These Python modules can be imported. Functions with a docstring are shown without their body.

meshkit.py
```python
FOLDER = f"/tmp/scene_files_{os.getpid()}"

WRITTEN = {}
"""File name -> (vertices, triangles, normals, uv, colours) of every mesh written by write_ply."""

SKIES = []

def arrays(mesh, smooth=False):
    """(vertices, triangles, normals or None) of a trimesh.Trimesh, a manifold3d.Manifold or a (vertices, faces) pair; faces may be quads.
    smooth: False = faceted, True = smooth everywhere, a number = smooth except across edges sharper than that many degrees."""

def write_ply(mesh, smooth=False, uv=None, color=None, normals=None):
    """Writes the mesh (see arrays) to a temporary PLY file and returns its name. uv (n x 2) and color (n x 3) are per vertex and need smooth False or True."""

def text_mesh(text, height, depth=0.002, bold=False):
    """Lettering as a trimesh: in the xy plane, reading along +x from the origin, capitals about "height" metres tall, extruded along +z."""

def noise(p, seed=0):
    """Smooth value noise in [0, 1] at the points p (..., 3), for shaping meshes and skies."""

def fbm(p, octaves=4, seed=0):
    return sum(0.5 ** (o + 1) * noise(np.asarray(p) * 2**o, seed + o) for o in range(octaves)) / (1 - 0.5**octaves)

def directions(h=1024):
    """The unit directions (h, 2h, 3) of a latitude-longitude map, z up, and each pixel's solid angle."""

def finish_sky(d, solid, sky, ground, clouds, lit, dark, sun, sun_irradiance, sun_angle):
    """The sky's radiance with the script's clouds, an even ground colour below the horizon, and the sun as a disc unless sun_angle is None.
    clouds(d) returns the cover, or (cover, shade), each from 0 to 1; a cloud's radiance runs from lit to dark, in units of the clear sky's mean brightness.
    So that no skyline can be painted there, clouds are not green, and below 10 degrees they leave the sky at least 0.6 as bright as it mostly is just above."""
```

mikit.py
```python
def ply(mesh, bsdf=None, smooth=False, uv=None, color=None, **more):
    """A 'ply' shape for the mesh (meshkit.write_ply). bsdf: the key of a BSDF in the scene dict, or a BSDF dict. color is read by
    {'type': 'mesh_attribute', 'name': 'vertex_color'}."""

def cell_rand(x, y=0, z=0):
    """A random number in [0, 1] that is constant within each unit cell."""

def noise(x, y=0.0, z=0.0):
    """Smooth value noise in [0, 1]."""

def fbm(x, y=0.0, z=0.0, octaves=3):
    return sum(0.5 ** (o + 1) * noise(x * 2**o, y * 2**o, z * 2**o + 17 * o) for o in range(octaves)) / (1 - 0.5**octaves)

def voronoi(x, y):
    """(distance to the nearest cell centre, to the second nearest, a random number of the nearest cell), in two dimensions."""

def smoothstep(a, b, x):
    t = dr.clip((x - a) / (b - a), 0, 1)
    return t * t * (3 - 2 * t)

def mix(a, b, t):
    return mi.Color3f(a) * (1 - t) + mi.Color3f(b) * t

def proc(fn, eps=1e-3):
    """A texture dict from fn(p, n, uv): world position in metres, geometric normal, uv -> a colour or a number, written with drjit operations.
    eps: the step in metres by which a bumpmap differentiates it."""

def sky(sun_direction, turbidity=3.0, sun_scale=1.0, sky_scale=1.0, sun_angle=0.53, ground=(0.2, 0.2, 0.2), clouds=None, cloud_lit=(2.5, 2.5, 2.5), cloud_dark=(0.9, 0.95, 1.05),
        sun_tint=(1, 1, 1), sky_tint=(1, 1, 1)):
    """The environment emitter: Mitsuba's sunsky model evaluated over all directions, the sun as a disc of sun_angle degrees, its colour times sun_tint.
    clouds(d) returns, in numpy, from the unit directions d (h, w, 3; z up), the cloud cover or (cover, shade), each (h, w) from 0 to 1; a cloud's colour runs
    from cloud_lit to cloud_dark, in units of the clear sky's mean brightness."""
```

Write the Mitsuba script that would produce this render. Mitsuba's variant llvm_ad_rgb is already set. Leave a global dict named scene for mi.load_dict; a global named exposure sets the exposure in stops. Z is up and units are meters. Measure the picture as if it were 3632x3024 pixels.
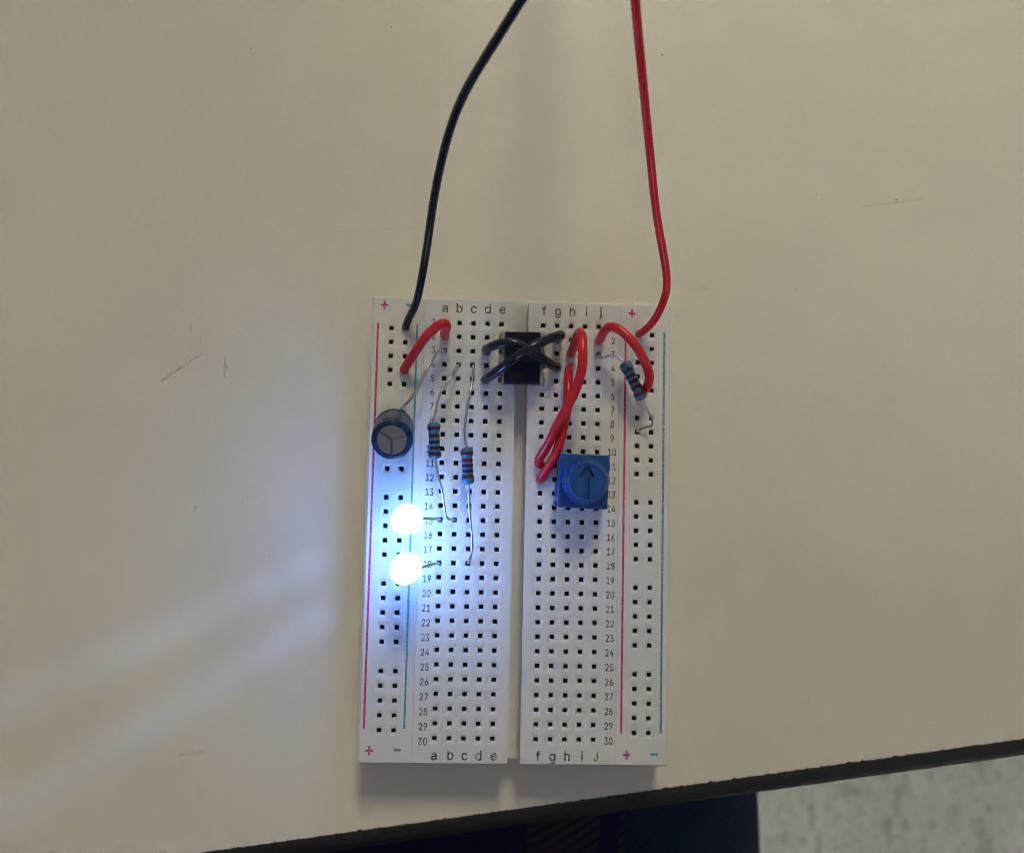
import math
import numpy as np
import trimesh
import manifold3d as m3
import drjit as dr
import mitsuba as mi
import mikit
import meshkit
from mikit import proc, noise, fbm, smoothstep, mix
from scipy.interpolate import CubicSpline
from shapely.geometry import Polygon

T = mi.ScalarTransform4f
scene, labels = {}, {}

# ------------------------------------------------------------------ camera, light, exposure
exposure = 0.0
scene['camera'] = {
    'type': 'thinlens', 'fov': 61.88, 'fov_axis': 'x', 'near_clip': 0.01, 'far_clip': 20.0,
    'aperture_radius': 0.0007, 'focus_distance': 0.151,
    'to_world': T([[-0.999058, -0.023603, 0.036403, -0.00712],
                   [-0.020927, 0.997169, 0.07222, 0.0071],
                   [-0.038005, 0.07139, -0.996724, 0.162516],
                   [0, 0, 0, 1]])}
# light bounced around the room by its walls and ceiling
scene['room_light'] = {'type': 'constant', 'radiance': {'type': 'rgb', 'value': [0.205, 0.204, 0.218]}}
KEY = (34.0, 31.2, 20.0)       # ceiling light beyond the far side of the table
BACK = (45.0, 43.0, 36.0)        # ceiling light behind the seated person
LED = (5.4, 14.6, 43.0)         # the two lit diodes


# ------------------------------------------------------------------ helpers (lengths in millimetres)
def mat(name, **d):
    scene[name] = d
    return name


def rgb(*v):
    return {'type': 'rgb', 'value': list(v)}


def numbered(key):
    if key not in scene and not any(k.startswith(key + '__') for k in scene):
        return key
    i = 1
    while f'{key}_{i:03d}' in scene or any(k.startswith(f'{key}_{i:03d}__') for k in scene):
        i += 1
    return f'{key}_{i:03d}'


def tri(m):
    if isinstance(m, m3.Manifold):
        q = m.to_mesh()
        return trimesh.Trimesh(q.vert_properties[:, :3], q.tri_verts, process=False)
    return m


def add(key, mesh, bsdf, smooth=False, **more):
    key = numbered(key)
    mesh = tri(mesh).copy()
    mesh.apply_scale(0.001)
    scene[key] = mikit.ply(mesh, bsdf, smooth=smooth, **more)
    return key


def tag(key, label=None, category=None, group=None, kind=None):
    d = {}
    for k, v in (('label', label), ('category', category), ('group', group), ('kind', kind)):
        if v:
            d[k] = v
    labels[key] = d


def box(x0, x1, y0, y1, z0, z1):
    return m3.Manifold.cube([x1 - x0, y1 - y0, z1 - z0]).translate([x0, y0, z0])


def hull(pts):
    return m3.Manifold.hull_points(np.asarray(pts, float))


def cbox(x0, x1, y0, y1, z0, z1, c=0.2, rv=0.3):
    """A box with a chamfered top edge and rounded upright edges."""
    pts = []
    for sx, sy in ((x0, y0), (x1, y0), (x1, y1), (x0, y1)):
        ix, iy = (1 if sx == x0 else -1), (1 if sy == y0 else -1)
        for a in np.linspace(0, np.pi / 2, 5):
            cx, cy = sx + ix * rv, sy + iy * rv
            ux, uy = -ix * math.cos(a), -iy * math.sin(a)
            pts += [(cx + ux * rv, cy + uy * rv, z0), (cx + ux * rv, cy + uy * rv, z1 - c),
                    (cx + ux * (rv - c * .3), cy + uy * (rv - c * .3), z1 - c * .3), (cx + ux * (rv - c), cy + uy * (rv - c), z1)]
    return hull(pts)


def frustum(x, y, a, z0, b, z1):
    return hull([(x + sx * a, y + sy * a, z0) for sx in (-1, 1) for sy in (-1, 1)] + [(x + sx * b, y + sy * b, z1) for sx in (-1, 1) for sy in (-1, 1)])


def tube(points, r, n=14, step=0.25, round_end=True):
    """A round wire through the points, its ends slightly rounded."""
    p = np.asarray(points, float)
    d = np.r_[0, np.cumsum(np.linalg.norm(np.diff(p, axis=0), axis=1) ** 0.5)]
    cs = CubicSpline(d, p)
    fine = cs(np.linspace(0, d[-1], 600))
    L = np.r_[0, np.cumsum(np.linalg.norm(np.diff(fine, axis=0), axis=1))]
    m = max(8, int(L[-1] / step))
    s = np.linspace(0, L[-1], m)
    q = np.stack([np.interp(s, L, fine[:, k]) for k in range(3)], 1)
    t = np.gradient(q, axis=0)
    t /= np.linalg.norm(t, axis=1, keepdims=True)
    u = np.cross(t[0], [0.3, 0.2, 0.9])
    u /= np.linalg.norm(u)
    rings, centres, rad = [], [], []
    for i in range(m):
        u = u - t[i] * (u @ t[i])
        u /= np.linalg.norm(u)
        v = np.cross(t[i], u)
        rings.append((u, v))
        centres.append(q[i])
        rad.append(r)
    if round_end:
        e = 0.22 * r
        centres = [q[0] - t[0] * e] + centres + [q[-1] + t[-1] * e]
        rings = [rings[0]] + rings + [rings[-1]]
        rad = [0.78 * r] + rad + [0.78 * r]
    a = np.arange(n) * 2 * np.pi / n
    V = np.vstack([c + rr * (np.cos(a)[:, None] * uv[0] + np.sin(a)[:, None] * uv[1]) for c, uv, rr in zip(centres, rings, rad)])
    k, i = np.meshgrid(np.arange(len(centres) - 1), np.arange(n), indexing='ij')
    k, i = k.ravel(), i.ravel()
    j = (i + 1) % n
    F = np.vstack([np.stack([k * n + i, k * n + j, (k + 1) * n + j], 1), np.stack([k * n + i, (k + 1) * n + j, (k + 1) * n + i], 1)])
    c0, c1 = len(V), len(V) + 1
    V = np.vstack([V, centres[0], centres[-1]])
    i = np.arange(n)
    j = (i + 1) % n
    last = (len(centres) - 1) * n
    F = np.vstack([F, np.stack([0 * i + c0, j, i], 1), np.stack([0 * i + c1, last + i, last + j], 1)])
    return trimesh.Trimesh(V, F, process=False)


def lathe(profile, n=40):
    """Profile of (radius, z) turned about z; closed where the radius is 0."""
    return trimesh.creation.revolve(np.asarray(profile, float), sections=n)


def frame(a, b):
    """The 4 x 4 matrix that takes z from 0 to |b-a| onto the line from a to b."""
    a, b = np.asarray(a, float), np.asarray(b, float)
    z = (b - a) / np.linalg.norm(b - a)
    x = np.cross([0, 1.0, 0], z)
    x /= np.linalg.norm(x)
    m = np.eye(4)
    m[:3, 0], m[:3, 1], m[:3, 2], m[:3, 3] = x, np.cross(z, x), z, a
    return m


def cat(ms):
    return trimesh.util.concatenate([tri(m) for m in ms])


PITCH, H = 2.54, 9.0
COLS = {c: ((i if i < 5 else i + 2) - 5.5) * PITCH for i, c in enumerate('abcdefghij')}


def row(r):
    return -(r - 15.5) * PITCH


RAIL_ROWS = [35.56 - g * 15.24 - k * PITCH for g in range(5) for k in range(5)]
RAIL_X = {'l+': -23.70, 'l-': -21.14, 'r+': 21.21, 'r-': 23.78}


# ------------------------------------------------------------------ materials
def table_look(p, n, uv):
    x, y = p.x * 1000, p.y * 1000

    def seg(x0, y0, x1, y1, w, soft=1.0):
        dx, dy = x1 - x0, y1 - y0
        t = dr.clip(((x - x0) * dx + (y - y0) * dy) / (dx * dx + dy * dy), 0, 1)
        d = dr.sqrt(dr.square(x - x0 - t * dx) + dr.square(y - y0 - t * dy))
        return 1 - smoothstep(w * (1 - 0.6 * soft), w * (1 + 0.6 * soft), d)

    rough = 0.45 + 0.9 * fbm(x * 1.7, y * 1.7, 3.0)
    pencil = seg(-67.5, 25.9, -64.2, 28.5, .16) * 0.55 + seg(-64.4, 28.2, -60.4, 31.2, .13) * 0.45 + seg(-55.85, 30.7, -55.75, 27.0, .13) * .5 + seg(-55.5, 29.3, -55.35, 28.5, .12) * .4
    pencil += seg(-62.4, 36.8, -62.6, 35.4, .14) * .15 + seg(-60.4, 35.5, -60.7, 33.8, .12) * .12 + seg(-60.7, 33.8, -62.6, 32.1, .12) * .1
    faint = seg(67.4, 64.0, 79.5, 66.0, .16) * .28 + seg(-35.8, 55.6, -17.5, 57.2, .16) * .10 + seg(-60.6, -42.75, -56.6, -42.2, .34) * .28 + seg(33.5, 46.0, 36.2, 46.9, .5) * .12 + seg(32.5, 21.5, 35.0, 23.2, .12) * .15
    dots = 0
    for a, b, w, k in ((-60.1, 2.3, .25, .7), (-60.2, 1.7, .14, .6), (-46, -6.5, .16, .6), (-50.5, 4.1, .15, .6), (-26.5, 96.8, .17, .8), (-53.6, 91.4, .25, .3), (27.1, 93.4, .22, .7), (37.5, 83.4, .14, .4),
                       (74.0, 65.6, .22, .7), (58.0, 66.1, .13, .4), (54.0, 47.0, .3, .12), (-21.5, 104.0, .4, .25), (-70, 61, .15, .25), (61, 9, .14, .25), (48, -22, .15, .2), (-78, -18, .2, .2)):
        dots += k * (1 - smoothstep(w * .4, w * 1.3, dr.sqrt(dr.square(x - a) + dr.square(y - b))))
    c = mi.Color3f(0.635, 0.594, 0.535) * (0.925 + 0.10 * fbm(x * .045, y * .045, 7.0) + 0.02 * noise(x * 1.5, y * 1.5, 2.0) + .045 * noise(x * 5.2, y * 5.2, 8.0))
    c = mix(c, mi.Color3f(0.20, 0.13, 0.10), dr.clip(pencil * rough, 0, .9))
    c = mix(c, mi.Color3f(0.35, 0.27, 0.22), dr.clip(faint * rough, 0, .8))
    return mix(c, mi.Color3f(0.07, 0.06, 0.055), dr.clip(dots, 0, 1))


mat('mat_table_top', type='twosided', bsdf={'type': 'principled', 'base_color': proc(table_look), 'roughness': 0.34, 'specular': 0.6})
mat('mat_edge_band', type='twosided', bsdf={'type': 'bumpmap', 'arbitrary': proc(lambda p, n, uv: fbm(p.x * 900, p.y * 900, p.z * 2500) * 0.00025, eps=1e-4),
                                             'bsdf': {'type': 'principled', 'roughness': 0.5, 'specular': 0.4,
                                                      'base_color': proc(lambda p, n, uv: mi.Color3f(.023, .022, .027) * (0.7 + 0.6 * fbm(p.x * 300, p.y * 300, p.z * 900)))}})
mat('mat_dark_metal', type='twosided', bsdf={'type': 'principled', 'base_color': rgb(.05, .05, .055), 'metallic': .6, 'roughness': .5})


def floor_look(p, n, uv):
    x, y = p.x * 1000, p.y * 1000
    big = fbm(x * .02, y * .012, 1.0, octaves=4)
    sp = smoothstep(.62, .8, noise(x * .11, y * .06, 9.0))
    lt = smoothstep(.6, .85, noise(x * .09, y * .06, 31.0))
    c = mi.Color3f(.57, .595, .535) * (.88 + .24 * big)
    c = mix(c, mi.Color3f(.30, .32, .29), sp * .5)
    c = mix(c, mi.Color3f(.70, .70, .56), lt * .3)
    return mix(c, mi.Color3f(.30, .30, .26), .35 * smoothstep(.55, .8, noise(x * .3, y * .3, 4.0)))


mat('mat_floor', type='principled', base_color=proc(floor_look), roughness=.6, specular=.3)


def abs_look(p, n, uv):
    x, y = p.x * 1000, p.y * 1000
    return mi.Color3f(.61, .60, .59) * (.95 + .05 * fbm(x * .2, y * .2, 5.0) + .04 * noise(x * 5.2, y * 5.2, 2.0))


mat('mat_board', type='principled', base_color=proc(abs_look), roughness=.36, specular=.5)
mat('mat_channel', type='diffuse', reflectance=rgb(.5, .5, .5))


def ink(r, g, b, k, seed):
    def fn(p, n, uv):
        x, y = p.x * 1000, p.y * 1000
        wear = smoothstep(.50, .80, fbm(x * 3.2, y * 3.2, seed + p.z * 0))
        return mix(mi.Color3f(r, g, b), mi.Color3f(.60, .58, .55), wear * k)
    return {'type': 'principled', 'base_color': proc(fn), 'roughness': .6, 'specular': .3}


scene['mat_ink'] = ink(.085, .075, .065, .55, 1.0)
scene['mat_red_ink'] = ink(.50, .035, .20, .25, 11.0)
scene['mat_blue_ink'] = ink(.065, .25, .32, .45, 21.0)
mat('mat_clip', type='twosided', bsdf={'type': 'principled', 'base_color': rgb(.42, .42, .44), 'metallic': .8, 'roughness': .35})
mat('mat_red_wire', type='principled', base_color=proc(lambda p, n, uv: mi.Color3f(.54, .015, .026) * (.85 + .3 * fbm(p.x * 400, p.y * 400, p.z * 400))), roughness=.3, specular=.38)
mat('mat_black_wire', type='principled', base_color=proc(lambda p, n, uv: mi.Color3f(.005, .008, .024) * (.8 + .4 * fbm(p.x * 500, p.y * 500, p.z * 500))), roughness=.22, specular=.45)
mat('mat_lead', type='principled', base_color=rgb(.58, .55, .51), metallic=1.0, roughness=.3)
mat('mat_copper', type='principled', base_color=rgb(.7, .45, .3), metallic=1.0, roughness=.3)
mat('mat_resistor', type='principled', base_color=proc(lambda p, n, uv: mi.Color3f(.030, .105, .195) * (.9 + .2 * fbm(p.x * 900, p.y * 900, p.z * 900))), roughness=.25, specular=.5, clearcoat=.4, clearcoat_gloss=.8)
for nm, c in (('black', (.012, .012, .016)), ('brown', (.045, .012, .017)), ('red', (.085, .009, .015))):
    mat('mat_band_' + nm, type='principled', base_color=rgb(*c), roughness=.28, specular=.5)
mat('mat_ic', type='bumpmap', arbitrary=proc(lambda p, n, uv: fbm(p.x * 9000, p.y * 9000, p.z * 9000) * 2e-5, eps=5e-5), bsdf={'type': 'principled', 'base_color': rgb(.004, .007, .024), 'roughness': .55, 'specular': .16})
mat('mat_tin', type='principled', base_color=rgb(.52, .50, .46), metallic=1.0, roughness=.24)
mat('mat_pot', type='principled', base_color=proc(lambda p, n, uv: mi.Color3f(.006, .062, .26) * (.92 + .16 * fbm(p.x * 700, p.y * 700, p.z * 700))), roughness=.38, specular=.45)
mat('mat_can', type='bumpmap', arbitrary=proc(lambda p, n, uv: fbm(p.x * 7000, p.y * 1500, p.z * 3000) * 2e-5, eps=5e-5), bsdf={'type': 'principled', 'base_color': rgb(.24, .205, .20), 'metallic': .85, 'roughness': .42})

# ------------------------------------------------------------------ room: floor, ceiling lights
q = trimesh.Trimesh([[-3000, -3000, -740], [3000, -3000, -740], [3000, 3500, -740], [-3000, 3500, -740]], [[0, 1, 2], [0, 2, 3]], process=False)
add('floor', q, 'mat_floor')
tag('floor', 'pale grey green mottled floor far below the table edge', kind='structure')


def ceiling_light(x, y, z, wx, wy, radiance, label):
    t = numbered('ceiling_light')
    fr = box(x - wx / 2 - 30, x + wx / 2 + 30, y - wy / 2 - 30, y + wy / 2 + 30, z + 3, z + 60)
    add(t + '__housing', fr, 'mat_tin')
    d = trimesh.Trimesh([[x - wx / 2, y - wy / 2, z], [x - wx / 2, y + wy / 2, z], [x + wx / 2, y + wy / 2, z], [x + wx / 2, y - wy / 2, z]], [[0, 1, 2], [0, 2, 3]], process=False)
    k = add(t + '__diffuser', d, 'mat_channel')
    scene[k]['emitter'] = {'type': 'area', 'radiance': rgb(*radiance)}
    tag(t, label, 'ceiling light')


ceiling_light(190, 2180, 1850, 480, 950, KEY, 'rectangular ceiling light beyond the far side of the table')
ceiling_light(-20, -2300, 1850, 420, 600, BACK, 'rectangular ceiling light behind the seated person')

# ------------------------------------------------------------------ table
E0, EU, EN = np.array([0.0, -52.09]), np.array([0.9901, 0.1403]), np.array([-0.1403, 0.9901])


def tpt(s, d):
    return E0 + EU * s + EN * d


rng = np.random.default_rng(4)
s_edge = np.arange(-130, 131, 0.22)
jag = 0.10 * (meshkit.fbm(np.stack([s_edge * 1.3, 0 * s_edge, 0 * s_edge], 1), 4, 3) - .5) * 2
jag += np.where(meshkit.noise(np.stack([s_edge * .9, 0 * s_edge + 5, 0 * s_edge], 1), 8) > .83, 0.16, 0.0)
outline = [tpt(-600, 0)] + [tpt(s, max(-.12, j)) for s, j in zip(s_edge, jag)] + [tpt(600, 0), tpt(600, 700), tpt(-600, 700)]
slab = trimesh.creation.extrude_polygon(Polygon(outline), 27.0, engine='earcut')
slab.apply_translation([0, 0, -27.0])
add('table__top', slab, 'mat_table_top')
prof = [(0.35, -0.05), (-0.6, -0.10), (-2.0, -0.5), (-3.1, -1.4), (-4.1, -2.8), (-4.6, -4.6), (-4.8, -6.5), (-4.8, -20.5), (-4.2, -23.5), (-3.2, -25.8), (-1.0, -27.0), (0.35, -27.0)]
ss = np.r_[-600, np.arange(-130, 131, 1.0), 600]
V, F = [], []
for s in ss:
    w = meshkit.noise(np.array([[s * .5, 1.0, 2.0]]), 12)[0] - .5
    V += [[*tpt(s, d + (0.08 * w if d < 0 else 0)), z] for d, z in prof]
n = len(prof)
for k in range(len(ss) - 1):
    for i in range(n):
        j = (i + 1) % n
        F += [[k * n + i, (k + 1) * n + j, k * n + j], [k * n + i, (k + 1) * n + i, (k + 1) * n + j]]
band = trimesh.Trimesh(V, F, process=False)
add('table__edge_band', band, 'mat_edge_band', smooth=40)
for s in (-540, 540):
    for d in (60, 640):
        a = tpt(s, d)
        add('table__leg', box(a[0] - 22, a[0] + 22, a[1] - 22, a[1] + 22, -740, -27.2), 'mat_dark_metal')
tag('table', 'cream laminate table top with pencil marks and dark rubbery edge band', 'table')

# ------------------------------------------------------------------ breadboard
A_IN, A_OUT, FUN = 0.415, 0.93, 0.09          # half width of a hole, of its funnel; the funnel's depth


def drilled(block, holes, slots):
    cut = [frustum(x, y, A_IN, H - FUN, A_OUT + .05, H + .013) for x, y in holes]
    cut += [box(x - A_IN, x + A_IN, y - A_IN, y + A_IN, H - 2.0, H - FUN + .02) for x, y in holes]
    cut += [box(*s, 1.0, H - .7) for s in slots]
    return block - m3.Manifold.compose(cut[:len(holes)]) - m3.Manifold.compose(cut[len(holes):2 * len(holes)]) - m3.Manifold.compose(cut[2 * len(holes):])


def bevel(m, side=None, c=.28):
    """Bevels the top edge at both ends, and along one long side."""
    q = 1 / math.sqrt(2)
    for sy in (-1, 1):
        m = m.trim_by_plane([0, -sy * q, -q], -(41.28 + H - c) * q)
    if side:
        m = m.trim_by_plane([-side[0] * q, 0, -q], -(abs(side[1]) + H - .45) * q)
    return m


CLIP = [(-.72, 1.1), (.72, 1.1), (.72, 2.2), (.13, 5.6), (.50, 8.05), (.42, 8.1), (.03, 5.6), (.58, 2.2), (.58, 1.25), (-.58, 1.25), (-.58, 2.2), (-.03, 5.6), (-.42, 8.1), (-.50, 8.05), (-.13, 5.6), (-.72, 2.2)]
clip_solid = trimesh.creation.extrude_polygon(Polygon(CLIP), 1.0, engine='earcut')


def clip(x0, x1, y0, y1, along_x):
    """A springy contact strip lying in the slot under a row of holes."""
    c = clip_solid.copy()
    L, mx, my = ((x1 - x0) if along_x else (y1 - y0)), (x0 + x1) / 2, (y0 + y1) / 2
    v = c.vertices
    s = (v[:, 2] - .5) * L
    c.vertices = np.stack([mx + s, my + v[:, 0], v[:, 1]], 1) if along_x else np.stack([mx - v[:, 0], my + s, v[:, 1]], 1)
    return c


holes = [(COLS[c], row(r)) for c in COLS for r in range(1, 31)]
slots, clips = [], []
for r in range(1, 31):
    for c0, c1 in ('ae', 'fj'):
        slots.append((COLS[c0] - .85, COLS[c1] + .85, row(r) - .98, row(r) + .98))
        clips.append(clip(COLS[c0] - .8, COLS[c1] + .8, row(r), row(r), True))
block = bevel(cbox(-17.765, 17.845, -41.3, 41.3, 0, H, .06, .3)) - box(-1.14, 1.14, -50, 50, 5.0, 20)
strip = drilled(block, holes, slots)
TS = add('breadboard__terminal_strip', strip, 'mat_board')
k = add(TS + '__contact_clip', cat(clips), 'mat_clip')
tag(k, kind='stuff')


def glyph(text, h, cx, base, bsdf, name, sx=1.0, holder=TS, bold=False):
    m = meshkit.text_mesh(text, h, 0.02, bold)
    m.vertices[:, 0] = (m.vertices[:, 0] - m.bounds[:, 0].mean()) * sx + cx
    m.vertices[:, 1] += base
    m.vertices[:, 2] += H + 0.004
    add(f'{holder}__{name}', m, bsdf)


for c, dx0, dx1 in zip('abcdefghij', (-.13, -.06, -.03, 0, .14, .1, .1, .2, .24, .3), (0, .32, .25, .15, .3, .45, .45, .5, .6, .5)):
    glyph(c, 1.62, COLS[c] + dx0, 38.74, 'mat_ink', 'printed_letter', .95, TS, True)
    glyph('J' if c == 'j' else c, 1.5 if c == 'j' else 1.62, COLS[c] + dx1, -40.42, 'mat_ink', 'printed_letter', 
          .75 if c == 'j' else .95, TS, True)
for r in range(1, 31):
    off = -.019 * (r - 3)
    glyph(str(r), 1.22, -16.03, row(r) - .6 + off, 'mat_ink', 'printed_number', .76, TS, True)
    glyph(str(r), 1.22, 16.66, row(r) - .6 - max(0, r - 5) * .004, 'mat_ink', 'printed_number', .76, TS, True)


def flat(pts, name, holder, bsdf):
    m = trimesh.creation.extrude_polygon(Polygon(pts), 0.02, engine='earcut')
    m.apply_translation([0, 0, H + .004])
    add(f'{holder}__{name}', m, bsdf)


def line(x0, y0, x1, y1, w, name, holder, bsdf):
    flat([(x0 - w, y0), (x0 + w, y0), (x1 + w, y1), (x1 - w, y1)], name, holder, bsdf)


def plus(cx, cy, holder, a=.68, b=.76, w=.19):
    flat([(cx - a, cy - w), (cx - w, cy - w), (cx - w, cy - b), (cx + w, cy - b), (cx + w, cy - w), (cx + a, cy - w), (cx + a, cy + w), (cx + w, cy + w), (cx + w, cy + b), (cx - w, cy + b), (cx - w, cy + w), (cx - a, cy + w)],
         'plus_mark', holder, 'mat_red_ink')


def rail(x0, x1, xa, xb, zt):
    blk = bevel(cbox(x0, x1, -41.25, 41.25, 0, H, .06, .3), (-1 if x0 < 0 else 1, x0 if x0 < 0 else x1))
    hs = [(x, y) for x in (xa, xb) for y in RAIL_ROWS]
    sl = [(x - .98, x + .98, -37.0, 37.0) for x in (xa, xb)]
    key = add('breadboard__power_rail', drilled(blk, hs, sl), 'mat_board')
    c = add(key + '__contact_clip', cat([clip(x, x, -36.9, 36.9, False) for x in (xa, xb)]), 'mat_clip')
    tag(c, kind='stuff')
    return key


RL = rail(-27.35, -17.77, RAIL_X['l+'], RAIL_X['l-'], H)
RR = rail(17.85, 27.38, RAIL_X['r+'], RAIL_X['r-'], H)
tag(RL, 'left power rail beside the lit diodes')
tag(RR, 'right power rail away from the lit diodes')
line(-26.12, 36.45, -26.32, -35.3, .19, 'red_line', RL, 'mat_red_ink')
line(-19.05, 36.35, -19.27, -35.2, .18, 'blue_line', RL, 'mat_blue_ink')
line(18.93, 35.9, 18.88, -35.65, .19, 'red_line', RR, 'mat_red_ink')
line(26.02, 36.1, 25.94, -35.5, .20, 'blue_line', RR, 'mat_blue_ink')
plus(-25.07, 39.72, RL)
plus(-25.27, -39.0, RL)
plus(20.04, 39.45, RR)
plus(19.93, -39.28, RR)
for cx, cy, h in ((-20.55, 39.83, RL), (-20.36, -38.86, RL), (24.8, 39.5, RR), (24.84, -39.17, RR)):
    line(cx, cy - .21, cx, cy + .21, .64, 'minus_mark', h, 'mat_blue_ink')
for t in (hull([(-1.1, 41.3, 1), (-1.1, 41.3, 5.0), (1.4, 41.3, 1), (1.4, 41.3, 5.0), (-1.0, 42.3, 1), (-1.0, 42.3, 4.9), (1.3, 42.3, 1), (1.3, 42.3, 4.9)]),
          hull([(20.7, 41.25, 1), (20.7, 41.25, 6.5), (24.3, 41.25, 1), (24.3, 41.25, 6.5), (20.9, 42.35, 1), (20.9, 42.35, 6.3), (24.1, 42.35, 1), (24.1, 42.35, 6.3)]),
          hull([(27.38, y, z) for y in (25.0, 28.8) for z in (1, 8.0)] + [(28.5, y, z) for y in (25.8, 28.0) for z in (1, 7.6)]),
          hull([(27.38, y, z) for y in (-28.4, -24.4) for z in (1, 8.0)] + [(28.5, y, z) for y in (-27.6, -25.2) for z in (1, 7.6)])):
    add('breadboard__side_tab', t, 'mat_board')
tag('breadboard', 'white solderless breadboard holding the circuit, lying on the cream table', 'breadboard')


# ------------------------------------------------------------------ jumper wires
def wire(name, pts, r, bsdf, label, group=None, ends=(True, True)):
    t = numbered(name)
    add(t + '__insulation', tube(pts, r), bsdf, smooth=50)
    for on, e in ((ends[0], pts[0]), (ends[1], pts[-1])):
        if on:
            add(t + '__bare_end', tube([(e[0], e[1], e[2] + .8), (e[0], e[1], 8.0), (e[0], e[1], 5.9)], .27, 8, .5), 'mat_copper', smooth=50)
    tag(t, label, 'wire', group)
    return t


def at(c, r, z=9.32):
    return (COLS[c], row(r), z)


R = .83
wire('jumper_wire', [(-21.10, 27.95, 9.35), (-20.79, 28.35, 10.6), (-19.05, 30.39, 13.5), (-17.16, 32.81, 15.5), (-15.07, 34.65, 16.5), (-14.05, 35.2, 16.5), (-13.55, 35.2, 15.4), (-13.70, 34.75, 13.5), at('a', 2, 9.35)],
     R, 'mat_red_wire', 'red jumper wire arching from the left power rail to column a', 'red jumper wires on the breadboard')
wire('jumper_wire', [at('j', 2), (14.04, 34.41, 11.5), (14.34, 35.2, 14.5), (15.28, 35.45, 16.5), (17.01, 34.33, 17.5), (19.23, 31.77, 18.0), (21.16, 28.87, 17.0), (22.15, 26.87, 15.0), (22.25, 25.67, 12.6), (21.87, 25.1, 10.9), (21.24, 25.4, 9.35)],
     R, 'mat_red_wire', 'red jumper wire looping from column j to the right power rail behind a resistor', 'red jumper wires on the breadboard')
wire('jumper_wire', [at('h', 3), (9.05, 32.14, 11.0), (9.31, 33.55, 14.5), (9.62, 34.25, 17.0), (9.78, 32.89, 18.6), (9.83, 29.98, 19.5), (9.72, 27.57, 19.5), (9.18, 25.11, 18.8), (8.25, 22.62, 17.9), (7.05, 20.2, 16.9), (5.73, 17.3, 15.2), (4.35, 14.2, 13.0), (3.35, 12.3, 10.9), at('f', 11, 9.35)],
     R, 'mat_red_wire', 'red jumper wire from h3 crossing over its twin to f11', 'red jumper wires on the breadboard')
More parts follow.
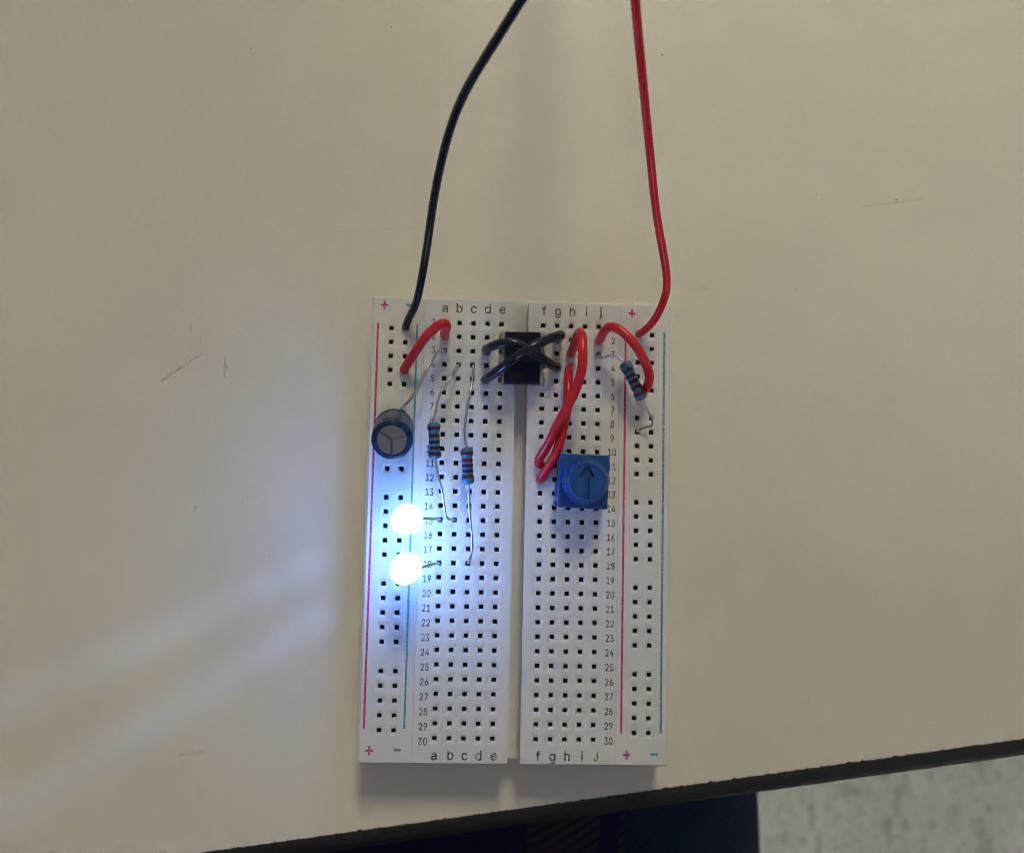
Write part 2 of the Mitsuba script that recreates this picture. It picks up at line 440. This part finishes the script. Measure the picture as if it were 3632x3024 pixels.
wire('jumper_wire', [at('h', 4), (8.45, 28.38, 11.0), (8.12, 26.36, 13.3), (7.98, 24.05, 14.4), (7.85, 21.9, 14.6), (7.6, 19.6, 14.4), (7.13, 17.00, 13.9), (6.23, 13.59, 12.9), (5.07, 11.13, 11.5), (4.15, 9.5, 10.4), at('f', 12, 9.35)],
     R, 'mat_red_wire', 'straighter red jumper wire from h4 to f12, underneath its twin', 'red jumper wires on the breadboard')
wire('jumper_wire', [at('d', 3), (-6.43, 31.8, 11.0), (-5.69, 31.94, 13.0), (-4.24, 32.12, 15.2), (-2.39, 32.24, 16.0), (-.52, 31.78, 16.0), (1.11, 30.76, 15.6), (3.08, 29.94, 14.5), (4.64, 29.28, 12.8), (5.85, 28.95, 11.0), at('g', 4)],
     R, 'mat_black_wire', 'black jumper wire from d3 over the chip to g4, the lower of the crossing pair', 'black jumper wires over the chip')
wire('jumper_wire', [(-6.5, 26.45, 9.32), (-6.40, 26.40, 11.0), (-4.85, 27.20, 14.0), (-2.17, 29.00, 17.0), (.51, 30.77, 18.0), (2.36, 31.88, 17.7), (4.27, 32.95, 16.8), (5.84, 33.75, 15.7), (6.52, 34.12, 14.6), (6.62, 34.2, 12.6), (6.42, 34.22, 9.35)],
     R, 'mat_black_wire', 'black jumper wire from d5 over the chip to g2, the upper of the crossing pair', 'black jumper wires over the chip')
wire('supply_wire', [(-21.12, 35.56, 9.35), (-20.03, 37.46, 12.0), (-18.94, 39.14, 14.5), (-17.65, 43.23, 19.0), (-16.76, 47.46, 22.0), (-15.89, 52.16, 25.5), (-14.30, 58.24, 31.0), (-11.97, 63.54, 37.0), (-9.08, 66.75, 43.0), (-6.07, 69.41, 48.0), (-2.86, 72.43, 53.0),
                     (1.0, 77, 57.5), (4.0, 85, 60), (5.4, 100, 57), (5.0, 125, 46), (4.6, 150, 33), (3.5, 180, 16), (1.5, 215, 3), (2.5, 240, .75), (4, 275, .75)],
     .69, 'mat_black_wire', 'long black wire running from the left power rail out of the top of the photo', ends=(True, False))
wire('supply_wire', [(21.23, 35.60, 9.35), (21.96, 36.01, 11.5), (22.95, 37.07, 13.5), (23.80, 39.02, 16.0), (24.26, 41.65, 18.5), (23.91, 44.25, 20.0), (22.78, 47.89, 22.0), (21.12, 52.74, 25.0), (19.71, 57.20, 28.5), (18.24, 61.97, 32.5), (16.16, 66.72, 39.0), (14.26, 71.02, 45.0), (12.56, 74.29, 51.0),
                     (11.3, 78.5, 55.5), (10.0, 86, 58.5), (9.0, 100, 56), (8.2, 125, 45), (7.4, 150, 32), (6.0, 180, 15), (3.6, 215, 2.8), (4.6, 240, .75), (6, 275, .75)],
     .69, 'mat_red_wire', 'long red wire running from the right power rail out of the top of the photo', ends=(True, False))


# ------------------------------------------------------------------ resistors
def resistor(a, b, lead0, lead1, bands, label):
    """Dog-bone body from a to b with colour bands and two wire leads."""
    t = numbered('resistor')
    M = frame(a, b)
    L = np.linalg.norm(np.subtract(b, a))
    z = np.linspace(0, 1, 49)
    base = 0.95 + 0.20 / (1 + np.exp(-(np.abs(z - .5) - .285) * 46))
    end = np.minimum(z, 1 - z) * L
    r = base * np.sqrt(np.clip(1 - np.clip(1 - end / .85, 0, 1) ** 2.4, 0, 1))
    r = np.maximum(r, .28 + .25 * np.clip(end / .3, 0, 1))
    r[[0, -1]] = 0
    body = lathe(np.stack([r, z * L], 1), 32)
    body.apply_transform(M)
    add(t + '__body', body, 'mat_resistor', smooth=50)
    for f, w, c in bands:
        zz = np.linspace(f - w / 2, f + w / 2, 7)
        rr = np.interp(zz, z, r) + .018
        ring = lathe(np.r_[[[rr[0] - .05, zz[0] * L]], np.stack([rr, zz * L], 1), [[rr[-1] - .05, zz[-1] * L]], [[rr[0] - .05, zz[0] * L]]], 32)
        ring.apply_transform(M)
        add(t + '__colour_band', ring, 'mat_band_' + c, smooth=50)
    add(t + '__lead', tube(lead0, .215, 10, .3), 'mat_lead', smooth=50)
    add(t + '__lead', tube(lead1, .215, 10, .3), 'mat_lead', smooth=50)
    tag(t, label, 'resistor')


B5 = [(.17, .085, 'brown'), (.365, .085, 'red'), (.53, .075, 'black'), (.68, .075, 'black'), (.835, .085, 'brown')]
resistor((-15.40, 18.45, 13.0), (-15.00, 11.80, 12.4),
         [(-11.43, 29.21, 7), (-11.46, 29.1, 9.3), (-11.86, 28.23, 11.0), (-12.49, 26.57, 12.4), (-13.56, 24.90, 13.0), (-14.42, 23.15, 13.2), (-15.01, 20.88, 13.1), (-15.40, 18.1, 13.0)],
         [(-15.01, 12.1, 12.5), (-14.85, 11.04, 12.3), (-14.30, 8.65, 12.0), (-13.60, 5.98, 11.8), (-13.12, 3.16, 11.4), (-12.78, 1.85, 11.0), (-12.2, 1.42, 10.5), (-11.6, 1.33, 9.5), (-11.44, 1.28, 7)],
         B5, 'light blue banded resistor from b4 to b15, the leftmost of the three')
B5b = [(.16, .085, 'brown'), (.345, .085, 'red'), (.485, .07, 'black'), (.625, .07, 'black'), (.765, .085, 'brown')]
resistor((-9.54, 14.15, 13.0), (-9.07, 7.55, 12.4),
         [(-8.88, 29.21, 7), (-8.80, 29.1, 9.3), (-8.70, 28.02, 11.2), (-9.01, 24.39, 13.5), (-9.50, 21.49, 14.0), (-9.84, 18.38, 13.9), (-9.92, 17.0, 13.6), (-9.80, 15.6, 13.3), (-9.54, 13.8, 13.0)],
         [(-9.08, 7.9, 12.5), (-8.97, 6.08, 12.3), (-8.84, 4.11, 12.2), (-8.66, 2.2, 12.0), (-8.45, 0.5, 12.0), (-8.23, -1.28, 11.8), (-8.11, -2.99, 11.4), (-8.26, -4.42, 11.0), (-8.55, -5.7, 10.2), (-8.85, -6.3, 9.0), (-8.89, -6.35, 7)],
         B5b, 'light blue banded resistor from c4 to c18, right of the leftmost one')
B5c = [(.24, .07, 'black'), (.38, .07, 'black'), (.525, .075, 'black'), (.67, .08, 'brown'), (.845, .09, 'red')]
resistor((18.05, 30.0, 12.5), (21.43, 23.2, 13.0),
         [(13.97, 31.75, 7), (13.95, 31.6, 9.2), (13.98, 31.1, 9.9), (14.6, 30.82, 10.5), (15.60, 31.18, 11.4), (16.63, 30.95, 12.0), (17.5, 30.4, 12.4), (18.3, 29.6, 12.6)],
         [(21.2, 23.6, 13.0), (21.76, 22.26, 13.0), (22.51, 21.14, 12.6), (23.23, 20.1, 12.0), (23.52, 19.3, 11.4), (23.38, 18.72, 10.7), (22.9, 18.6, 10.5), (22.17, 18.46, 10.2), (21.4, 18.0, 9.3), (21.22, 17.8, 7)],
         B5c, 'light blue banded resistor slanting onto the right power rail, overlapped by a red wire')

# ------------------------------------------------------------------ integrated circuit
def ic_layer(hx0, hx1, z0, z1):
    (ax, ay), (bx, by) = hx0, hx1
    return hull([(sx * ax, 30.28 + sy * ay, z0) for sx in (-1, 1) for sy in (-1, 1)] + [(sx * bx, 30.28 + sy * by, z1) for sx in (-1, 1) for sy in (-1, 1)])


icb = ic_layer((2.95, 4.45), (3.22, 4.70), 9.5, 11.2) + ic_layer((3.22, 4.70), (3.0, 4.45), 11.2, 13.0)
notch = m3.Manifold.cylinder(.8, .62, .62, 24).translate([0, 34.86, 12.45])
CH = 'integrated_circuit'
add(CH + '__package', icb - notch, 'mat_ic')
for r in range(2, 6):
    for s in (-1, 1):
        y = row(r)
        X = lambda a, b: (min(s * a, s * b), max(s * a, s * b))
        pin = hull([(s * x, y + sy * w, z) for x, z in ((2.9, 11.05), (2.9, 11.3), (3.70, 11.3), (3.62, 11.05)) for sy, w in ((-1, .72), (1, .72))])
        pin += hull([(s * x, y + sy * w, z) for x, w, z in ((3.70, .72, 11.3), (3.60, .72, 11.08), (3.92, .72, 11.05), (3.94, .70, 9.75), (3.70, .70, 9.75)) for sy in (-1, 1)])
        pin += box(*X(3.70, 3.93), y - .24, y + .24, 6.0, 9.8)
        add(CH + '__pin', pin, 'mat_tin')
tag(CH, 'small black eight pin chip straddling the channel under two crossed black wires', 'chip')

# ------------------------------------------------------------------ capacitor
CB, CTOP = np.array([-22.50, 17.45, 11.0]), np.array([-21.84, 14.67, 20.0])
CM = frame(CB, CTOP)
CL = float(np.linalg.norm(CTOP - CB))
CI = np.linalg.inv(CM).tolist()


def sleeve_look(p, n, uv):
    px, py, pz = p.x * 1000, p.y * 1000, p.z * 1000
    lx = CI[0][0] * px + CI[0][1] * py + CI[0][2] * pz + CI[0][3]
    ly = CI[1][0] * px + CI[1][1] * py + CI[1][2] * pz + CI[1][3]
    lz = CI[2][0] * px + CI[2][1] * py + CI[2][2] * pz + CI[2][3]
    a = dr.atan2(ly, lx) * (180 / math.pi)                     # 90 faces the top of the picture
    blue = mi.Color3f(.010, .042, .13) * (.8 + .4 * fbm(lx * 1.5, ly * 1.5, lz * 1.5))
    stripe = smoothstep(82, 84, a) * (1 - smoothstep(150, 152, a)) + smoothstep(20, 22, a) * (1 - smoothstep(66, 68, a))
    side = 1 - smoothstep(CL - .75, CL - .6, lz)
    low = smoothstep(1.9, 2.2, lz)
    c = mix(blue, mi.Color3f(.045, .06, .10), stripe * side * low * .85)
    dark = smoothstep(.52, .60, noise(a * .16, lz * 1.1, 3.0)) * (smoothstep(1.0, 1.3, lz) * (1 - smoothstep(2.6, 2.9, lz)) + smoothstep(CL - 2.3, CL - 2.1, lz) * (1 - smoothstep(CL - .9, CL - .8, lz)))
    ring = smoothstep(CL - .5, CL - .3, lz) * smoothstep(.55, .62, noise(a * .045, 0.0, 12.0))
    return mix(c, mi.Color3f(.008, .015, .035), dr.clip(dark * .85 + ring * .8, 0, 1))


mat('mat_sleeve', type='principled', base_color=proc(sleeve_look), roughness=.38, specular=.2)
R_C = 3.47
prof = [(0, .2), (2.9, .15), (3.2, 0), (R_C - .05, .25), (R_C, .6), (R_C, 1.2), (R_C - .22, 1.5), (R_C - .22, 1.7), (R_C, 2.0), (R_C, CL - .75), (R_C - .06, CL - .42), (R_C - .22, CL - .16), (R_C - .48, CL - .02), (R_C - .8, CL + .03), (2.55, CL + .02), (2.48, CL - .06), (2.48, CL - .5), (0, CL - .5)]
sl = lathe(prof, 72)
sl.apply_transform(CM)
add('capacitor__sleeve', sl, 'mat_sleeve', smooth=45)
can = m3.Manifold.cylinder(.4, 2.46, 2.46, 72).translate([0, 0, CL - .45])
for ang in (145, 15, 268):
    a = math.radians(ang)
    g = hull([(x, y, z) for x in (-.15, 2.42) for y, z in ((-.26, .02), (.26, .02), (0, -.26))]).rotate([0, 0, ang]).translate([0, 0, CL - .05])
    can -= g
can = tri(can)
can.apply_transform(CM)
add('capacitor__can_top', can, 'mat_can')
add('capacitor__lead', tube([(-22.2, 18.2, 10.9), (-21.75, 19.8, 10.4), (-21.2, 20.85, 10.8), (-20.5, 21.6, 11.7), (-19.56, 22.33, 12.7), (-18.04, 24.87, 13.5), (-16.72, 27.75, 13.4), (-15.70, 29.78, 12.4), (-15.28, 30.88, 11.5), (-14.75, 31.42, 10.6), (-14.1, 31.62, 9.5), (-13.97, 31.7, 7)], .26, 10, .3), 'mat_lead', smooth=50)
add('capacitor__lead', tube([(-22.6, 16.6, 11.2), (-22.2, 16.9, 10.3), (-21.4, 17.5, 9.6), (-21.14, 17.78, 8.5), (-21.14, 17.78, 6.5)], .26, 10, .3), 'mat_lead', smooth=50)
tag('capacitor', 'dark blue electrolytic capacitor with silver top leaning over the left power rail', 'capacitor')

# ------------------------------------------------------------------ trimmer potentiometer
pc, rot = np.array([11.03, 8.62]), -1.9
base = cbox(-4.35, 4.35, -4.72, 4.72, 9.7, 14.0, .12, .15)
base += cbox(-4.75, -4.0, -4.66, -3.7, 9.4, 12.0, .1, .12) + cbox(-4.62, -4.0, -3.0, -.3, 9.4, 11.2, .1, .12) + cbox(3.4, 4.3, 3.6, 4.6, 9.2, 10, .1, .12)
base = base.rotate([0, 0, rot]).translate([*pc, 0])
add('potentiometer__base', base, 'mat_pot')
N, TEETH = 520, 52
th = np.arange(N) * 2 * np.pi / N
wave = np.abs(np.sin(th * TEETH / 2)) ** .7
prof = [(0, 14.02, 0), (3.9, 14.02, 0), (4.1, 14.35, .28), (4.15, 15.3, .30), (3.62, 17.6, .26), (3.28, 18.3, .10), (3.13, 18.5, 0), (2.92, 18.5, 0), (2.85, 18.3, 0), (0, 18.3, 0)]
V = []
for r, z, d in prof:
    rr = np.maximum(r - d * (1 - wave), 0) if r else np.zeros(N) + 1e-4
    V.append(np.stack([rr * np.cos(th), rr * np.sin(th), 0 * th + z], 1))
V = np.vstack(V)
F = []
i = np.arange(N)
j = (i + 1) % N
for k in range(len(prof) - 1):
    F += [np.stack([k * N + i, k * N + j, (k + 1) * N + j], 1), np.stack([k * N + i, (k + 1) * N + j, (k + 1) * N + i], 1)]
F += [np.stack([0 * i[1:-1], j[1:-1], i[1:-1]], 1), np.stack([0 * i[1:-1], i[1:-1], j[1:-1]], 1) + (len(prof) - 1) * N]
kn = m3.Manifold(m3.Mesh(V.astype(np.float32), np.vstack(F).astype(np.uint32)))
arrow = m3.CrossSection([[(-.52, -2.95), (.52, -2.95), (.46, .78), (1.3, .72), (.50, 2.55), (-.42, 2.55), (-1.22, .86), (-.46, .84)]])
ar = m3.Manifold.extrude(arrow, 4.0).rotate([0, 0, -1.0]).translate([-.15, 0, 17.4])
if kn.status() == m3.Error.NoError and kn.volume() > 0:
    kn = kn - ar
kn = kn.translate([11.15, 8.56, 0])
add('potentiometer__knob', kn, 'mat_pot', smooth=28)
for x, y in ((8.89, 11.43), (8.89, 6.35), (13.97, 8.89)):
    add('potentiometer__pin', box(x - .25, x + .25, y - .15, y + .15, 6, 9.8), 'mat_tin')
tag('potentiometer', 'square blue trimmer potentiometer with knurled round knob and recessed arrow', 'potentiometer')

# ------------------------------------------------------------------ lit diodes
def led(x, y, zb, lead_a, lead_c, label, lobe):
    t = numbered('led')
    a = np.linspace(0, np.pi / 2, 9)
    body = [(0, 0), (2.62, 0), (2.62, .9), (2.36, .95), (2.34, 5.58), (0, 5.58)]
    dome = [(0, 5.6), (2.34, 5.6)] + [(2.34 * math.cos(q), 5.6 + 2.34 * math.sin(q)) for q in a[1:-1]] + [(0, 7.94)]
    for nm, prof, f in (('lens', dome, 1.0), ('body', body, .62)):
        m = lathe(prof, 36)
        m.apply_translation([x, y, zb])
        k = add(f'{t}__{nm}', m, 'mat_channel', smooth=50)
        scene[k]['emitter'] = {'type': 'area', 'radiance': rgb(*(f * c for c in LED))}
    add(t + '__lead', tube(lead_a, .25, 10, .3), 'mat_lead', smooth=50)
    add(t + '__lead', tube(lead_c, .25, 10, .3), 'mat_lead', smooth=50)
    tag(t, label, 'led', None)
    # the lens throws one narrow lobe of light sideways and down
    ca, sa = math.cos(math.radians(lobe)), math.sin(math.radians(lobe))
    p = np.array([x - 2.75 * ca, y - 2.75 * sa, zb + 4.6]) / 1000
    for dep, half in ((46, 9), (34, 8), (24.5, 7), (17.5, 5.8), (12.5, 3.8)):
        power = .0011 * (.545 / math.sin(math.radians(dep))) ** 2
        d = np.array([-ca * math.cos(math.radians(dep)), -sa * math.cos(math.radians(dep)), -math.sin(math.radians(dep))])
        scene[numbered(t + '__side_lobe')] = {'type': 'spot', 'cutoff_angle': float(half), 'beam_width': float(half * .2), 'intensity': rgb(.32 * power, .48 * power, 1.0 * power),
                                              'to_world': T().look_at(p.tolist(), (p + d).tolist(), [0, 0, 1])}


led(-19.35, 1.55, 14.6, [(-18.1, 1.5, 14.7), (-17.6, 1.5, 13.6), (-16.9, 1.55, 12.6), (-15.4, 1.5, 11.2), (-14.4, 1.4, 10.2), (-14.0, 1.3, 9.0), (-13.97, 1.27, 6.8)],
    [(-20.6, 1.5, 14.7), (-20.9, 1.2, 13.2), (-21.1, .4, 11.0), (-21.14, 0, 9.0), (-21.14, 0, 6.8)], 'glowing blue white diode level with row 15, the upper of the two', 26)
led(-19.25, -6.75, 14.6, [(-18.0, -7.2, 14.7), (-17.6, -7.15, 13.6), (-16.9, -6.95, 12.6), (-15.4, -6.5, 11.3), (-14.4, -6.35, 10.3), (-14.0, -6.4, 9.0), (-13.97, -6.35, 6.8)],
    [(-20.5, -6.9, 14.7), (-20.8, -6.5, 13.2), (-21.1, -5.5, 11.0), (-21.14, -5.08, 9.0), (-21.14, -5.08, 6.8)], 'glowing blue white diode level with row 18, the lower of the two', 33)


# ------------------------------------------------------------------ seated person (lap just below the table edge)
def cloth(base, tw, k):
    def fn(p, n, uv):
        x, y = p.x * 1000, p.y * 1000
        d = .5 + .5 * dr.sin((x * .8 + y * 1.0) * tw)
        c = mi.Color3f(*base) * (.55 + .5 * fbm(x * .06, y * .06, p.z * 60) + k * d)
        return c
    return fn


def plaid_look(p, n, uv):
    x, y = p.x * 1000, p.y * 1000
    u = x - (y + 110) * .08
    hatch = smoothstep(.55, .8, .5 + .5 * dr.sin((x * -.62 + y * 1.0) * 1.9))
    band = smoothstep(10, 13, u) * (1 - smoothstep(34, 36, u)) + smoothstep(41, 42, u) * (1 - smoothstep(49, 50, u))
    band2 = smoothstep(-130, -127, u) * (1 - smoothstep(-105, -103, u)) + smoothstep(-98, -97, u) * (1 - smoothstep(-90, -89, u))
    c = mi.Color3f(.005, .009, .040) * (.7 + .6 * fbm(x * .05, y * .05, 3.0))
    return mix(c, mi.Color3f(.048, .024, .020), dr.clip(band + band2, 0, 1) * (.15 + .75 * hatch))


mat('mat_jeans', type='principled', base_color=proc(cloth((.009, .020, .050), 2.6, .35)), roughness=.9, specular=.15, sheen=.2)
mat('mat_plaid', type='twosided', bsdf={'type': 'principled', 'base_color': proc(plaid_look), 'roughness': .9, 'specular': .15, 'sheen': .15})
mat('mat_skin', type='principled', base_color=rgb(.45, .27, .19), roughness=.5, specular=.4)
mat('mat_hair', type='principled', base_color=rgb(.03, .02, .015), roughness=.5)
mat('mat_shoe', type='principled', base_color=rgb(.03, .03, .035), roughness=.6)


def bones(list_of):
    out = None
    for (a, ra), (b, rb) in list_of:
        s = m3.Manifold.hull(m3.Manifold.sphere(ra, 28).translate(list(a)) + m3.Manifold.sphere(rb, 28).translate(list(b)))
        out = s if out is None else out + s
    return out


def soften(m, length=16, it=8):
    t = tri(m.refine_to_length(length))
    t.merge_vertices()
    trimesh.smoothing.filter_taubin(t, iterations=it)
    return t


PX = -65.0
hipR, hipL, kneeR, kneeL = (PX + 96, -430, -205), (PX - 92, -430, -205), (PX + 106, 20, -212), (PX - 104, 20, -212)
ankR, ankL = (PX + 100, 30, -655), (PX - 108, 10, -655)
legs = bones([((hipR, 92), (kneeR, 66)), ((hipL, 92), (kneeL, 66)), ((kneeR, 64), (ankR, 46)), ((kneeL, 64), (ankL, 46)), ((hipR, 92), (hipL, 92))])
add('person__trousers', soften(legs), 'mat_jeans', smooth=True)
for a in (ankR, ankL):
    x, y = a[0], a[1]
    add('person__shoe', soften(hull([(x + dx, y + dy, z) for dx in (-40, 40) for dy in (-70, 60) for z in (-739, -690)] + [(x + dx, y + 180, z) for dx in (-28, 28) for z in (-739, -712)] + [(x + dx, y - 10, -650) for dx in (-30, 30)]), 14, 4), 'mat_shoe', smooth=True)
torso = bones([(((PX + 70, -450, -150), 105), ((PX + 85, -400, 130), 95)), (((PX - 70, -450, -150), 105), ((PX - 85, -400, 130), 95)), (((PX - 60, -420, -100), 100), ((PX + 60, -420, -100), 100)),
               (((PX + 85, -400, 130), 95), ((PX + 120, -385, 265), 62)), (((PX - 85, -400, 130), 95), ((PX - 120, -385, 265), 62)), (((PX - 110, -385, 265), 62), ((PX + 110, -385, 265), 62)), (((PX - 60, -400, 150), 95), ((PX + 60, -400, 150), 95)),
               (((PX + 165, -385, 262), 58), ((PX + 215, -385, 10), 46)), (((PX - 165, -385, 262), 58), ((PX - 215, -385, 10), 46)), (((PX + 120, -385, 265), 60), ((PX + 165, -385, 262), 58)), (((PX - 120, -385, 265), 60), ((PX - 165, -385, 262), 58)),
               (((PX + 215, -385, 10), 46), ((PX + 225, -360, -205), 34)), (((PX - 215, -385, 10), 46), ((PX - 225, -360, -205), 34))])
add('person__shirt', soften(torso), 'mat_plaid', smooth=True)


def lap(x, y):
    def th(h, k):
        t = np.clip((y - h[1]) / (k[1] - h[1]), 0, 1)
        cx, cz, r = h[0] + t * (k[0] - h[0]), h[2] + t * (k[2] - h[2]), 92 + t * (66 - 92)
        return cz + np.sqrt(np.maximum(r * r - np.minimum((x - cx) ** 2, (r * .995) ** 2), 0))
    a, b = th(hipR, kneeR), th(hipL, kneeL)
    e = 14.0
    sag = -172 - ((x - PX) / 60.0) ** 2 * 6
    return np.maximum(e * np.logaddexp(a / e, b / e), np.where(np.abs(x - PX) < 90, sag, -400))


gx, gy = np.meshgrid(np.linspace(-185, 44, 70), np.linspace(-400, -74, 60))
hem = -74 - 8 * meshkit.noise(np.stack([gx[0] * .02, 0 * gx[0], 0 * gx[0]], 1), 3)
gy = -400 + (gy + 400) / 326 * (hem[None, :] + 400)
gz = lap(gx, gy) + 5 + 5 * meshkit.fbm(np.stack([gx * .03, gy * .015, 0 * gx], -1), 3, 6)
top = np.stack([gx, gy, gz], -1).reshape(-1, 3)
nr, nc = gx.shape
V = np.vstack([top, top - [0, 0, 2.0]])
idx = np.arange(nr * nc).reshape(nr, nc)
a, b, c, d = idx[:-1, :-1].ravel(), idx[:-1, 1:].ravel(), idx[1:, 1:].ravel(), idx[1:, :-1].ravel()
F = np.vstack([np.stack([a, b, c], 1), np.stack([a, c, d], 1), np.stack([a, c, b], 1) + nr * nc, np.stack([a, d, c], 1) + nr * nc])
loop = np.r_[idx[0, :], idx[1:, -1], idx[-1, -2::-1], idx[-2:0:-1, 0]]
l2 = np.roll(loop, -1)
F = np.vstack([F, np.stack([loop, loop + nr * nc, l2 + nr * nc], 1), np.stack([loop, l2 + nr * nc, l2], 1)])
k = add('person__shirt_hem', trimesh.Trimesh(V, F, process=False), 'mat_plaid', smooth=60)
head = bones([(((PX, -370, 395), 68), ((PX, -335, 440), 88)), (((PX, -300, 400), 48), ((PX, -335, 440), 80)), (((PX, -385, 290), 52), ((PX, -375, 370), 52)), (((PX, -272, 405), 12), ((PX, -262, 420), 7)),
              (((PX + 80, -350, 430), 14), ((PX + 82, -350, 410), 11)), (((PX - 80, -350, 430), 14), ((PX - 82, -350, 410), 11))])
add('person__head', soften(head, 10, 6), 'mat_skin', smooth=True)
add('person__hair', soften(bones([(((PX, -350, 455), 90), ((PX, -392, 430), 78))]) - box(-400, 400, -318, 0, 300, 470), 10, 4), 'mat_hair', smooth=True)
for s in (-1, 1):
    w = np.array([PX + s * 225, -360, -205.0])
    hb = [((w, 28), (w + [0, 14, -60], 17)), ((w + [0, -14, -20], 18), (w + [0, -20, -62], 15)), ((w + [0, 0, -20], 22), (w + [0, 0, -64], 17))]
    for q, L in enumerate((62, 72, 68, 54)):
        p0 = w + [0, 27 - q * 18, -70 - (q in (1, 2)) * 5]
        p1 = p0 + [-s * 6, 2 - q, -L * .5]
        hb += [((p0, 9.5), (p1, 9)), ((p1, 9), (p1 + [-s * 14, 0, -L * .42], 8))]
    hb += [((w + [-s * 4, 20, -22], 12), (w + [-s * 14, 42, -52], 10)), ((w + [-s * 14, 42, -52], 10), (w + [-s * 18, 46, -78], 9))]
    add('person__hand', soften(bones(hb), 5, 4), 'mat_skin', smooth=True)
tag('person', 'seated person in dark blue trousers and plaid shirt, lap below the table edge', 'person')
